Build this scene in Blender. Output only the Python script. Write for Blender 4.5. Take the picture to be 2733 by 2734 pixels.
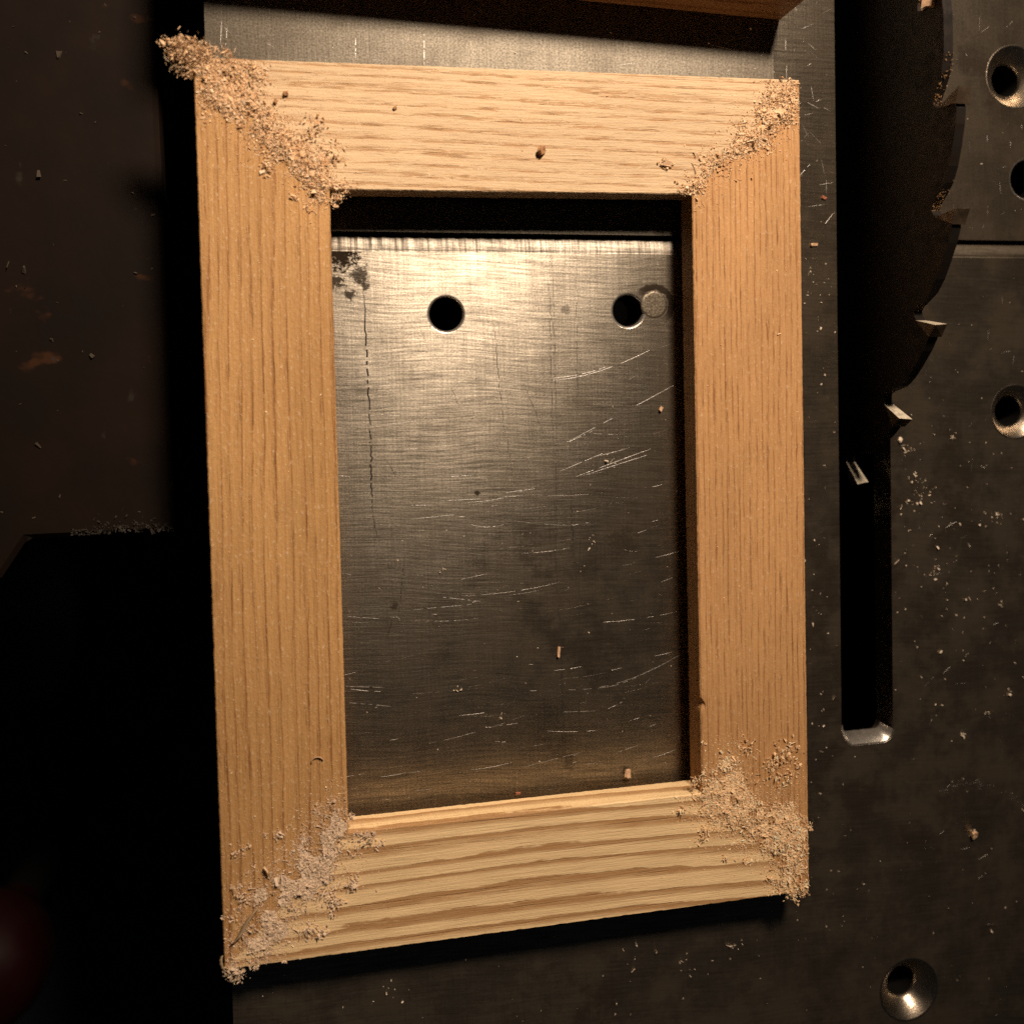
import bpy, bmesh, math, random
import numpy as np
from mathutils import Matrix, Vector, noise as mnoise

for o in list(bpy.data.objects): bpy.data.objects.remove(o)
S = bpy.context.scene
COL = S.collection
rng = np.random.default_rng(7)
random.seed(7)

# ---------------------------------------------------------------- camera
T = 0.011                                  # thickness of the wooden frame; table top is z = 0
F = 2474.872; PX, PY = 1366.5, 1075.0      # focal length and principal point in photograph pixels (2733 wide)
CAM = np.array([-0.0412709, 0.0311956, 0.2097751 + T])
R = np.array([[0.98284007, -0.02278782, 0.18304674], [-0.02861512, -0.99916226, 0.02925679], [0.1822267, -0.03399265, -0.98266878]])
cam = bpy.data.cameras.new('camera'); co = bpy.data.objects.new('camera', cam); COL.objects.link(co)
M = Matrix.Identity(4)
for i in range(3):
    M[i][0] = R[0][i]; M[i][1] = -R[1][i]; M[i][2] = -R[2][i]; M[i][3] = CAM[i]
co.matrix_world = M
cam.sensor_fit = 'HORIZONTAL'; cam.sensor_width = 36; cam.lens = 36 * F / 2733
cam.shift_y = -(1367 - PY) / 2733
cam.clip_start = 0.01; cam.clip_end = 20
cam.dof.use_dof = True; cam.dof.focus_distance = 0.222; cam.dof.aperture_fstop = 8.5
S.camera = co

# ---------------------------------------------------------------- world (a dark workshop) and the one work lamp
w = bpy.data.worlds.new('World'); S.world = w; w.use_nodes = True
w.node_tree.nodes['Background'].inputs[0].default_value = (0.75, 0.85, 1.0, 1)
w.node_tree.nodes['Background'].inputs[1].default_value = 0.006
LAMP = Vector((0.103, 0.345, 0.361))
ld = bpy.data.lights.new('work_lamp', 'AREA'); ld.shape = 'DISK'; ld.size = 0.082
ld.energy = 1.45; ld.color = (1.0, 0.785, 0.595); ld.spread = math.radians(112)
lo = bpy.data.objects.new('work_lamp', ld); COL.objects.link(lo); lo.location = LAMP
lo.rotation_euler = (Vector((-0.03, 0.07, 0)) - LAMP).to_track_quat('-Z', 'Y').to_euler()
vs = S.view_settings
vs.view_transform = 'Standard'; vs.look = 'None'; vs.gamma = 1; vs.exposure = 0; vs.use_curve_mapping = False

def at(px, py, z=0.0):
    """point of the plane z seen at a pixel of the photograph (used to measure positions off it)"""
    d = R.T @ np.array([(px - PX) / F, (py - PY) / F, 1.0])
    return CAM + d * (z - CAM[2]) / d[2]

# ---------------------------------------------------------------- object helpers
def link(o, parent=None):
    COL.objects.link(o)
    if parent: o.parent = parent
    return o
def tag(o, label=None, cat=None, group=None, kind=None):
    if label: o['label'] = label
    if cat: o['category'] = cat
    if group: o['group'] = group
    if kind: o['kind'] = kind
    return o
def empty(name, loc=(0, 0, 0), rz=0):
    o = bpy.data.objects.new(name, None); o.empty_display_size = 0.01
    o.location = loc; o.rotation_euler = (0, 0, rz); return link(o)
def mesh(name, verts, faces, mat, parent=None, smooth=False):
    me = bpy.data.meshes.new(name)
    me.from_pydata([tuple(map(float, v)) for v in verts], [], [tuple(map(int, f)) for f in faces])
    me.validate(); me.update()
    me.materials.append(mat)
    if smooth: me.polygons.foreach_set('use_smooth', [True] * len(me.polygons))
    return link(bpy.data.objects.new(name, me), parent)
def bmobj(name, bm, mat, parent=None, smooth=False):
    bmesh.ops.recalc_face_normals(bm, faces=bm.faces)
    me = bpy.data.meshes.new(name); bm.to_mesh(me); bm.free(); me.materials.append(mat)
    if smooth: me.polygons.foreach_set('use_smooth', [True] * len(me.polygons))
    return link(bpy.data.objects.new(name, me), parent)

# ---------------------------------------------------------------- material helpers
class Mat:
    def __init__(s, name):
        s.m = bpy.data.materials.new(name); s.m.use_nodes = True
        s.t = s.m.node_tree; s.t.nodes.clear()
        s.out = s.t.nodes.new('ShaderNodeOutputMaterial')
    def n(s, kind, **kw):
        nd = s.t.nodes.new('ShaderNode' + kind)
        for k, v in kw.items(): setattr(nd, k, v)
        return nd
    def put(s, sock, v):
        if isinstance(v, bpy.types.NodeSocket): s.t.links.new(v, sock)
        elif v is not None:
            if hasattr(sock.default_value, '__len__') and not hasattr(v, '__len__'): v = (v,) * len(sock.default_value)
            if hasattr(sock.default_value, '__len__') and len(sock.default_value) == 4 and len(v) == 3: v = (*v, 1)
            sock.default_value = v
    def math(s, op, a, b=None, c=None, clamp=False):
        nd = s.n('Math', operation=op); nd.use_clamp = clamp
        for i, v in enumerate((a, b, c)):
            if v is not None: s.put(nd.inputs[i], v)
        return nd.outputs[0]
    def coord(s, kind='Object'):
        return s.n('TexCoord').outputs[kind]
    def xyz(s, v):
        nd = s.n('SeparateXYZ'); s.put(nd.inputs[0], v); return nd.outputs
    def vec(s, x, y, z=0.0):
        nd = s.n('CombineXYZ')
        for i, v in enumerate((x, y, z)): s.put(nd.inputs[i], v)
        return nd.outputs[0]
    def noise(s, v, scale=1.0, detail=2.0, rough=0.5, dist=0.0, color=False):
        nd = s.n('TexNoise'); s.put(nd.inputs['Vector'], v)
        nd.inputs['Scale'].default_value = scale; nd.inputs['Detail'].default_value = detail
        nd.inputs['Roughness'].default_value = rough; nd.inputs['Distortion'].default_value = dist
        return nd.outputs['Color' if color else 'Fac']
    def map(s, v, a, b, c=0.0, d=1.0, smooth=True):
        nd = s.n('MapRange'); nd.interpolation_type = 'SMOOTHSTEP' if smooth else 'LINEAR'
        for k, x in zip(('Value', 'From Min', 'From Max', 'To Min', 'To Max'), (v, a, b, c, d)): s.put(nd.inputs[k], x)
        return nd.outputs[0]
    def mix(s, f, a, b, mode='MIX'):
        nd = s.n('MixRGB', blend_type=mode)
        s.put(nd.inputs[0], f); s.put(nd.inputs[1], a); s.put(nd.inputs[2], b)
        return nd.outputs[0]
    def scale(s, v, sx, sy, sz=1.0):
        x, y, z = s.xyz(v)
        return s.vec(s.math('MULTIPLY', x, sx), s.math('MULTIPLY', y, sy), s.math('MULTIPLY', z, sz))
    def ramp(s, f, stops):
        nd = s.n('ValToRGB'); s.put(nd.inputs[0], f)
        el = nd.color_ramp.elements
        while len(el) < len(stops): el.new(0.5)
        for e, (p, c) in zip(el, stops): e.position = p; e.color = (*c, 1)
        return nd.outputs[0]
    def bump(s, h, strength, dist, normal=None):
        nd = s.n('Bump'); s.put(nd.inputs['Height'], h)
        nd.inputs['Strength'].default_value = strength; nd.inputs['Distance'].default_value = dist
        if normal is not None: s.put(nd.inputs['Normal'], normal)
        return nd.outputs[0]
    def pbr(s, col, rough=0.6, normal=None, metal=0.0, spec=0.4):
        nd = s.n('BsdfPrincipled')
        s.put(nd.inputs['Base Color'], col); s.put(nd.inputs['Roughness'], rough)
        s.put(nd.inputs['Metallic'], metal); s.put(nd.inputs['Specular IOR Level'], spec)
        if normal is not None: s.put(nd.inputs['Normal'], normal)
        s.t.links.new(nd.outputs[0], s.out.inputs[0]); return s.m
    def shader(s, sh):
        s.t.links.new(sh, s.out.inputs[0]); return s.m
    def add(s, a, b):
        nd = s.n('AddShader'); s.t.links.new(a, nd.inputs[0]); s.t.links.new(b, nd.inputs[1]); return nd.outputs[0]
    def mixsh(s, f, a, b):
        nd = s.n('MixShader'); s.put(nd.inputs[0], f); s.t.links.new(a, nd.inputs[1]); s.t.links.new(b, nd.inputs[2]); return nd.outputs[0]

def wood(name, light, dark, seed, period, width, dash=(60, 900), dash_thr=(0.42, 0.6), ring=0.8, tilt=0.0, bend=0.0, wander=0.0012,
         pores=0.5, fuzz=0.5, soft=0.25, band=0.35, pscale=(110, 1500), fine=0.5, ls=0.8):
    """one sawn board: x runs along the grain, y across"""
    m = Mat(name); x, y, z = m.xyz(m.coord())
    y = m.math('SUBTRACT', y, m.math('MULTIPLY', z, 0.8))          # grain carries on over the edges
    o = m.vec(m.math('ADD', x, seed * 1.37), m.math('ADD', y, seed * 0.71), 0.0)
    n1 = m.noise(m.scale(o, 11, 70), 1, 1, 0.5)
    n2 = m.noise(m.scale(o, 0.5, 260), 1, 1, 0.5)
    n3 = m.noise(m.scale(o, 85, 480), 1, 3, 0.7)
    yy = m.math('MULTIPLY_ADD', m.math('SUBTRACT', n1, 0.5), wander * 2.4, y)
    yy = m.math('MULTIPLY_ADD', m.math('SUBTRACT', n2, 0.5), period * 1.3, yy)
    yy = m.math('MULTIPLY_ADD', m.math('SUBTRACT', n3, 0.5), period * 0.42, yy)
    yy = m.math('MULTIPLY_ADD', x, tilt, yy)
    yy = m.math('MULTIPLY_ADD', m.math('MULTIPLY', x, x), bend, yy)
    ph = m.math('FRACT', m.math('ADD', m.math('DIVIDE', yy, period), 40.37))
    line = m.math('MULTIPLY', m.map(ph, 1.0 - width - soft, 1.0 - width * 0.5), m.map(ph, 1.0, 0.93))   # late wood: slow rise, sharp fall
    tone = m.math('MULTIPLY', m.map(ph, 0.25, 0.9), m.map(ph, 1.0, 0.93))
    fib0 = m.noise(m.scale(o, 20, 520), 1, 1)
    dn2 = m.noise(m.scale(o, 55, 700), 1, 2, 0.7)
    dn = m.map(m.noise(m.scale(o, *dash), 1, 2.5, 0.65), *dash_thr)
    line = m.math('MULTIPLY', line, m.map(dn, 0, 1, 1.0 - ring, 1.0))
    ph2 = m.math('FRACT', m.math('ADD', m.math('DIVIDE', m.math('MULTIPLY_ADD', fib0, period * 0.5, yy), period * 0.41), 17.3))
    line2 = m.math('MULTIPLY', m.math('MULTIPLY', m.map(ph2, 0.55, 0.9), m.map(ph2, 1.0, 0.94)), m.map(dn2, 0.45, 0.62, 0.0, fine))
    pn = m.noise(m.scale(o, *pscale), 1, 2.5, 0.7)
    p1 = m.math('MULTIPLY', m.map(pn, 0.54, 0.68), m.map(tone, 0.0, 1.0, 0.35, 1.0))
    fib = m.noise(m.scale(o, 90, 2300), 1, 2, 0.75)
    blot = m.noise(m.scale(o, 16, 55), 1, 3, 0.6)
    fuzzn = m.noise(m.scale(o, 800, 1400), 1, 2.5, 0.75)
    col = m.mix(m.map(blot, 0.3, 0.7), tuple(c * 0.93 for c in light), tuple(c * 1.10 for c in light))
    col = m.mix(m.math('MULTIPLY', tone, band), col, tuple(a * 0.45 + b * 0.55 for a, b in zip(light, dark)))
    col = m.mix(m.math('MULTIPLY', line, ls), col, dark)
    col = m.mix(line2, col, tuple(a * 0.3 + b * 0.7 for a, b in zip(light, dark)))
    col = m.mix(m.math('MULTIPLY', p1, pores), col, tuple(c * 0.75 for c in dark))
    col = m.mix(m.map(fib, 0.3, 0.7, 0.30, 0.0), col, tuple(c * 0.6 for c in light))
    col = m.mix(m.map(fuzzn, 0.56, 0.72, 0.0, fuzz * 0.5), col, (0.82, 0.66, 0.47))
    h = m.math('MULTIPLY_ADD', fuzzn, 0.8 * fuzz + 0.2, m.math('MULTIPLY', fib, 0.7))
    h = m.math('SUBTRACT', h, m.math('MULTIPLY_ADD', p1, 0.5, m.math('MULTIPLY', line, 0.15)))
    return m.pbr(col, 0.6, m.bump(h, 0.8, 0.00022), spec=0.25)

def sawdust_mat(name, tint=1.0):
    m = Mat(name)
    g = m.n('NewGeometry')
    q = lambda r, g_, b: (min(0.9, r * tint), min(0.9, g_ * tint), min(0.9, b * tint))
    c = m.ramp(g.outputs['Random Per Island'], [(0.0, q(0.52, 0.31, 0.155)), (0.3, q(0.68, 0.46, 0.27)), (0.8, q(0.73, 0.535, 0.34)), (1.0, q(0.83, 0.69, 0.51))])
    n = m.noise(m.coord(), 1700, 2, 0.6)
    c = m.mix(m.map(n, 0.35, 0.7, 0, 0.25), c, q(0.48, 0.26, 0.13))
    return m.pbr(c, 0.85, m.bump(n, 0.6, 0.0003), spec=0.1)

def steel(name, tangent=(1, 0, 0), a_main=0.405, an_main=0.36, a_wide=0.60, cm=(0.33, 0.30, 0.248), cw=(0.034, 0.0295, 0.0225), cd=(0.028, 0.022, 0.0155), vert=0.32, stains=(), rings=(), rust=0.0, horiz=1.0, grain=0.25):
    m = Mat(name); p = m.coord(); x, y, z = m.xyz(p)
    wob = m.noise(p, 22, 1)
    yb = m.math('MULTIPLY_ADD', wob, 0.006, m.math('MULTIPLY_ADD', x, 0.05, y))
    br1 = m.noise(m.vec(m.math('MULTIPLY', x, 75), m.math('MULTIPLY', yb, 1700)), 1, 3, 0.8)
    brv = m.noise(m.vec(m.math('MULTIPLY', x, 2000), m.math('MULTIPLY', y, 45)), 1, 2.5, 0.75)
    grime = m.noise(p, 70, 5, 0.7)
    blot = m.noise(p, 15, 3, 0.6)
    k = m.math('MULTIPLY', m.map(br1, 0.25, 0.75, 1 - 0.75 * horiz, 1 + 0.6 * horiz, False), m.map(brv, 0.25, 0.75, 1 - 0.8 * vert, 1 + 0.55 * vert, False))
    gn = m.noise(p, 2100, 1.5, 0.8)
    k = m.math('MULTIPLY', k, m.map(gn, 0.25, 0.75, 1 - 1.5 * grain, 1 + 1.5 * grain, False))
    k = m.math('MULTIPLY', k, m.map(grime, 0.3, 0.62, 0.68, 1.0))
    stain = m.map(m.math('MULTIPLY', m.map(blot, 0.50, 0.66), m.map(grime, 0.42, 0.6)), 0, 1, 0, 0.4)
    if stains:
        sn = m.math('SUBTRACT', m.noise(p, 620, 5, 0.8), 0.5)
        for (sx, sy, r0, r1, amt) in stains:
            d = m.n('VectorMath', operation='DISTANCE'); m.put(d.inputs[0], m.vec(x, y, 0)); d.inputs[1].default_value = (sx, sy, 0)
            dd = m.math('MULTIPLY_ADD', sn, r1 * 2.6, d.outputs['Value'])
            stain = m.math('MAXIMUM', stain, m.map(dd, r0, r0 + (r1 - r0) * 0.45, amt, 0.0))
    for (sx, sy, r0, r1, amt) in rings:       # crescent of burnt residue round a worn spot
        d = m.n('VectorMath', operation='DISTANCE'); m.put(d.inputs[0], m.vec(x, y, 0)); d.inputs[1].default_value = (sx, sy, 0)
        dd = m.math('MULTIPLY_ADD', m.math('SUBTRACT', m.noise(p, 700, 3, 0.7), 0.5), 0.0013, d.outputs['Value'])
        rg = m.math('MULTIPLY', m.map(dd, r0, r0 + 0.0003), m.map(dd, r1, r1 - 0.0006))
        rg = m.math('MULTIPLY', rg, m.map(m.math('ADD', m.math('SUBTRACT', y, sy), m.math('MULTIPLY', m.math('SUBTRACT', x, sx), 0.9)), -0.003, 0.002, 0.15, 1.0))
        stain = m.math('MAXIMUM', stain, m.math('MULTIPLY', rg, amt))
    k = m.math('MULTIPLY', k, m.math('SUBTRACT', 1.0, stain))
    kv = m.vec(k, k, k)
    nrm = m.bump(m.math('MULTIPLY_ADD', gn, grain * 0.7, m.math('MULTIPLY_ADD', brv, 0.6 * vert, m.math('MULTIPLY', br1, 0.6 * horiz))), 0.5, 0.00008)
    def gl(rough, an, c, dist):
        g = m.n('BsdfAnisotropic', distribution=dist)
        m.put(g.inputs['Color'], m.mix(1.0, c, kv, 'MULTIPLY')); m.put(g.inputs['Roughness'], rough); m.put(g.inputs['Anisotropy'], an)
        m.put(g.inputs['Tangent'], m.vec(*tangent)); m.put(g.inputs['Normal'], nrm)
        return g.outputs[0]
    d = m.n('BsdfDiffuse')
    dc = m.mix(m.map(grime, 0.36, 0.62), tuple(c * 1.25 for c in cd), tuple(c * 0.55 for c in cd))
    dc = m.mix(m.math('MULTIPLY', stain, 0.8), dc, (0.022, 0.015, 0.010))
    if rust: dc = m.mix(m.map(m.noise(p, 160, 3, 0.6), 0.60, 0.72, 0, rust), dc, (0.16, 0.065, 0.02))
    m.put(d.inputs['Color'], dc)
    return m.shader(m.add(m.add(gl(a_main, an_main, cm, 'BECKMANN'), gl(a_wide, 0.2, cw, 'GGX')), d.outputs[0]))

def plain(name, col, rough=0.6, metal=0.0, var=0.35, scale=120, spec=0.4, bump=0.0002):
    m = Mat(name); p = m.coord(); n = m.noise(p, scale, 4, 0.6)
    c = m.mix(m.map(n, 0.3, 0.7, 0, var), col, tuple(x * 0.35 for x in col))
    return m.pbr(c, m.map(n, 0.3, 0.7, rough * 0.8, min(1, rough * 1.15)), m.bump(m.noise(p, scale * 9, 3), 0.3, bump), metal, spec)

MAT = {}
MAT['top'] = wood('ash_board_short_dashes', (0.68, 0.50, 0.31), (0.37, 0.175, 0.056), 1, 0.0026, 0.34, (115, 2300), (0.44, 0.56), 1.0, 0.03, 0.05, 0.0010, pores=0.45, fuzz=0.5, soft=0.28, band=0.14, pscale=(150, 2000), fine=0.22, ls=0.72)
MAT['left'] = wood('ash_board_straight_lines', (0.535, 0.305, 0.120), (0.23, 0.085, 0.024), 2, 0.0025, 0.11, (55, 1300), (0.36, 0.60), 0.95, 0.012, 0, 0.0016, pores=0.45, fuzz=0.9, soft=0.12, band=0.34, pscale=(80, 1500), fine=0.5, ls=0.92)
MAT['right'] = wood('ash_board_fine_lines', (0.555, 0.310, 0.132), (0.27, 0.105, 0.035), 3, 0.0015, 0.2, (110, 1900), (0.44, 0.62), 1.0, 0.004, 0, 0.0008, pores=0.45, fuzz=0.7, soft=0.2, band=0.24, pscale=(130, 1900), fine=0.42, ls=0.85)
MAT['bottom'] = wood('ash_board_broad_stripes', (0.92, 0.675, 0.375), (0.39, 0.185, 0.062), 5, 0.0044, 0.30, (30, 500), (0.05, 0.38), 0.6, 0.015, 0.55, 0.0013, pores=0.2, fuzz=0.15, soft=0.36, band=0.12, pscale=(35, 1500), fine=0.18, ls=0.88)
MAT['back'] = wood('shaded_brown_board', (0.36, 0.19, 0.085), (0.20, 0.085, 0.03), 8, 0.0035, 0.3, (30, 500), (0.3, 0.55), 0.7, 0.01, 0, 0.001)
MAT['dust'] = sawdust_mat('sawdust', 1.12)
MAT['white'] = plain('whitish_dust', (0.78, 0.66, 0.53), 0.85, 0, 0.35, 2500)
MAT['fluff'] = plain('fluffy_dust', (0.88, 0.68, 0.49), 0.9, 0, 0.35, 1800)
MAT['speck'] = sawdust_mat('pale_sawdust', 1.34)
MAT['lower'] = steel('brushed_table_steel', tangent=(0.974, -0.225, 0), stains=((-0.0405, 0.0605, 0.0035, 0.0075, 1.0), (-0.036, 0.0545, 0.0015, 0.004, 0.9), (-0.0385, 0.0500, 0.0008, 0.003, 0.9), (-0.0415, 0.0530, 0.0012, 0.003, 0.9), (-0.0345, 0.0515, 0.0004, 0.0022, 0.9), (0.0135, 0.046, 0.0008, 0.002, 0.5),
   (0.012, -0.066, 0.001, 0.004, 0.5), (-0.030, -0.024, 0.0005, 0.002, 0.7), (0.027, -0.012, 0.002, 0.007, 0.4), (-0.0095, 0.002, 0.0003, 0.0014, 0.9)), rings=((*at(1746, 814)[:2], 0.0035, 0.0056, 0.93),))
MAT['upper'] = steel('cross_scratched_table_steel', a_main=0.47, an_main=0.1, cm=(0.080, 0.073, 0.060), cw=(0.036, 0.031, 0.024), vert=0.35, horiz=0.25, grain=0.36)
MAT['edge'] = steel('worn_edge_steel', a_main=0.55, an_main=0.3, cm=(0.32, 0.295, 0.25), cd=(0.042, 0.033, 0.024), vert=1.0, rust=0.5)
MAT['edge2'] = steel('dull_edge_steel', a_main=0.6, an_main=0.2, cm=(0.10, 0.09, 0.07), cd=(0.036, 0.028, 0.020), vert=0.1)
MAT['plug'] = steel('pitted_plug_steel', a_main=0.45, an_main=0.1, cm=(0.12, 0.105, 0.082), vert=0.2, horiz=0.5, grain=0.7)
MAT['bright'] = plain('bare_bright_steel', (0.62, 0.58, 0.52), 0.3, 0.8, 0.6, 500)
MAT['sink'] = plain('drilled_steel', (0.55, 0.47, 0.37), 0.33, 1.0, 0.75, 260)
MAT['burr'] = plain('scratch_burr_steel', (0.60, 0.58, 0.55), 0.48, 1.0, 0.3, 900)
MAT['grime'] = plain('dark_grime', (0.022, 0.017, 0.013), 0.7, 0.0, 0.5, 400)
MAT['black'] = plain('black_cabinet_paint', (0.006, 0.0055, 0.005), 0.8, 0.0, 0.3, 80, 0.1)  # near-black standing for shade under the table and in bores; also knob stem
MAT['floor'] = plain('dark_shop_floor', (0.03, 0.033, 0.042), 0.85, 0.0, 0.6, 30, 0.1)

# ================================================================= the saw table
SX0, SX1, SYE = 0.0856, 0.1005, -0.0692            # blade slot
TH = 0.008
gy = lambda x: 0.0633 - 0.0092 * x                  # far edge of the near plate
lx = lambda y: -0.0694 + 0.0047 * y                 # left edge of the table top
def circle(cx, cy, r, n=48): return [(cx + r * math.cos(2 * math.pi * i / n), cy + r * math.sin(2 * math.pi * i / n)) for i in range(n)]
def plate(poly, holes, mat, parent, name='table_plate'):
    bm = bmesh.new(); es = []
    for loop in [poly] + holes:
        vs_ = [bm.verts.new((x, y, 0)) for x, y in loop]
        es += [bm.edges.new((vs_[i], vs_[(i + 1) % len(vs_)])) for i in range(len(vs_))]
    bmesh.ops.triangle_fill(bm, use_beauty=True, use_dissolve=False, edges=es)
    r = bmesh.ops.extrude_face_region(bm, geom=list(bm.faces))
    bmesh.ops.translate(bm, vec=(0, 0, -TH), verts=[v for v in r['geom'] if isinstance(v, bmesh.types.BMVert)])
    return bmobj(name, bm, mat, parent)

table = tag(empty('saw_table'), 'scratched grey steel table saw top with a dark blade slot', kind='structure')
BV = 0.0036
def slot_end(off=0.0):
    r = 0.0032; pts = []
    for a in range(0, 91, 15):
        pts.append((SX1 - r + (r - off) * math.cos(math.radians(-a)), SYE + r + (r - off) * math.sin(math.radians(-a))))
    for a in range(90, 181, 15):
        pts.append((SX0 + r + (r - off) * math.cos(math.radians(-a)), SYE + r + 0.0018 * (a - 90) / 90 + (r - off) * math.sin(math.radians(-a))))
    return pts
H1, H2 = (-0.0158, 0.0452), (0.0294, 0.0455)
CS = [(0.1377, 0.1066, 0.0080, 0.0041), (0.1375, 0.0172, 0.0070, 0.0040), (0.1045, -0.1375, 0.0082, 0.0040)]
H3 = (0.1418, 0.0795, 0.0052)
XR, YN, YF = 0.30, -0.30, 0.34
XB = 0.069                                          # the bar beside the slot runs on past the joint
near = [(lx(gy(-0.07) - BV), gy(-0.07) - BV), (lx(YN), YN), (XR, YN), (XR, gy(XR) - BV), (SX1, gy(SX1) - BV)] + slot_end() + [(SX0 + 0.0003, YF), (XB, YF), (XB, gy(XB) - BV)]
p_near = plate(near, [circle(*H1, 0.00450), circle(*H2, 0.00435), circle(*CS[1][:3]), circle(*CS[2][:3])], MAT['lower'], table)
GAP = 0.0011
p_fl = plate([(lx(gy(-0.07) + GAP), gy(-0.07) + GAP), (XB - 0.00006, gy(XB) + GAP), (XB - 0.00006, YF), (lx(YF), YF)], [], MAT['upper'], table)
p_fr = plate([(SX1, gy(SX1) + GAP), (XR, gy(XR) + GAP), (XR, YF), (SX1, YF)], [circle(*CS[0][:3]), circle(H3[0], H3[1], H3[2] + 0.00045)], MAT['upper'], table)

# worn rounded edge of the near plate along the joint, and of the far plates
def strip(name, x0, x1, prof, mat, parent, n=400, jit=0.00009):
    V = []; Fc = []; k = len(prof)
    for i in range(n + 1):
        x = x0 + (x1 - x0) * i / n
        j = jit * (mnoise.noise(Vector((x * 900, 3.3, 0))) )
        for q, (dy, z) in enumerate(prof):
            V.append((x, gy(x) + dy + (j * 2 if 0 < q < k - 1 else 0), z + (j if 0 < q < k - 1 else 0)))
    for i in range(n):
        for q in range(k - 1):
            a = i * k + q; Fc.append((a, a + 1, a + k + 1, a + k))
    return mesh(name, V, Fc, mat, parent, True)
ep = [(-BV, 0.0), (-BV + 0.0002, -0.00022), (-BV + 0.0004, -0.00010), (-0.0022, -0.00018), (-0.001, -0.00045), (-0.0003, -0.0008), (0.0, -0.0013), (0.0, -TH)]
strip('worn_edge', lx(0.06), XB, ep, MAT['edge'], p_near)
strip('worn_edge', SX1, XR, ep, MAT['edge2'], p_near, 200, 0.0)
pc = at(1746, 814)
lathe_later = [('plug', float(pc[0]), float(pc[1]), [(0.00001, 0.00003), (0.0027, 0.00003), (0.0033, 0.00002), (0.0035, -0.0001)])]

# countersinks and hole walls
def lathe(name, cx, cy, prof, mat, parent, n=64):
    V = []; Fc = []; k = len(prof)
    for i in range(n):
        a = 2 * math.pi * i / n
        for r, z in prof: V.append((cx + r * math.cos(a), cy + r * math.sin(a), z))
    for i in range(n):
        for q in range(k - 1):
            a = i * k + q; b = ((i + 1) % n) * k + q
            Fc.append((a, a + 1, b + 1, b))
    return mesh(name, V, Fc, mat, parent, True)
for a in lathe_later: lathe(*a, MAT['plug'], p_near)
for i, (cx, cy, ro, ri) in enumerate(CS):
    par = p_fr if i == 0 else p_near
    d = ro - ri
    lathe('countersink', cx, cy, [(ro + 0.00045, 0.00003), (ro + 0.0002, 0.00010), (ro - 0.0001, -0.00005), (ro - d * 0.5, -d * 0.42), (ri + d * 0.12, -d * 0.78), (ri, -d * 0.95), (ri, -d * 1.05)], MAT['sink'], par)
    lathe('bore', cx, cy, [(ri + 0.00002, -d * 1.04), (ri + 0.00002, -0.0135)], MAT['black'], par)  # bore wall coloured near-black to put the hole's shade in
for h, r, par in ((H1, 0.00405, p_near), (H2, 0.0039, p_near), (H3[:2], H3[2], p_fr)):
    lathe('drilled_hole', h[0], h[1], [(r + 0.0006, 0.00002), (r + 0.0004, -0.00003), (r - 0.00005, -0.0004), (r - 0.00005, -0.0014)], MAT['bright'], par)
    lathe('bore', h[0], h[1], [(r - 0.00004, -0.0010), (r - 0.00004, -0.0125)], MAT['black'], par)  # same near-black colour holding the shade down the hole
# bright filed end of the slot
A = slot_end(-0.0003); B = slot_end(0.0008); Cc = slot_end(0.0016)
A = [(x, y, 0.00004) for x, y in A]; B = [(x, y + 0.0004, -0.0009) for x, y in B]; Cc = [(x, y + 0.0006, -0.0038) for x, y in Cc]
k = len(A); Fc = []
for i in range(k - 1):
    Fc += [(i, i + 1, k + i + 1, k + i), (k + i, k + i + 1, 2 * k + i + 1, 2 * k + i)]
mesh('slot_end', A + B + Cc, Fc, MAT['bright'], p_near, True)

# dark saw body, added unseen to keep slot and holes black: walls and bottom
def boxverts(x0, x1, y0, y1, z0, z1):
    return [(x, y, z) for x in (x0, x1) for y in (y0, y1) for z in (z0, z1)]
BF = [(0, 1, 3, 2), (4, 6, 7, 5), (0, 4, 5, 1), (2, 3, 7, 6), (0, 2, 6, 4), (1, 5, 7, 3)]
for b in ((-0.060, -0.056, -0.29, 0.33, -0.20, -TH), (0.288, 0.292, -0.29, 0.33, -0.20, -TH), (-0.0555, 0.2875, -0.29, -0.286, -0.20, -TH), (-0.0555, 0.2875, 0.326, 0.33, -0.20, -TH), (-0.060, 0.292, -0.29, 0.33, -0.205, -0.2003)):
    mesh('cabinet_panel', boxverts(*b), BF, MAT['black'], table)

# ---- scratches (raised burrs) and dark drag lines on the steel
def ribbon(paths, width, height, gapf=0.0):
    V = []; Fc = []
    for pts, w_ in paths:
        pts = np.array(pts, float); n = len(pts)
        d = np.gradient(pts, axis=0); d /= np.linalg.norm(d, axis=1)[:, None] + 1e-12
        nn = np.c_[-d[:, 1], d[:, 0]]
        b = len(V)
        for i in range(n):
            t = i / (n - 1); ww = w_ * width * (0.35 + 0.65 * math.sin(math.pi * t)) / 2
            a = pts[i] - nn[i] * ww; c = pts[i] + nn[i] * ww
            V += [(a[0], a[1], 0.000004), (pts[i][0], pts[i][1], height * (0.6 + 0.4 * math.sin(math.pi * t))), (c[0], c[1], 0.000004)]
        for i in range(n - 1):
            if gapf and random.random() < gapf: continue
            q = b + 3 * i
            Fc += [(q, q + 1, q + 4, q + 3), (q + 1, q + 2, q + 5, q + 4)]
    return V, Fc
def curve(pts, n=14):
    pts = [np.array(p[:2]) for p in pts]
    if len(pts) == 2: pts = [pts[0], (pts[0] + pts[1]) / 2, pts[1]]
    a, b, c = pts; b = 2 * b - (a + c) / 2
    return [tuple((1 - t) ** 2 * a + 2 * t * (1 - t) * b + t * t * c) for t in np.linspace(0, 1, n)]
def px(lst, ox, oy, s, z=0.0): return [at(ox + x / s, oy + y / s, z) for x, y in lst]
sc = []
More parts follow.
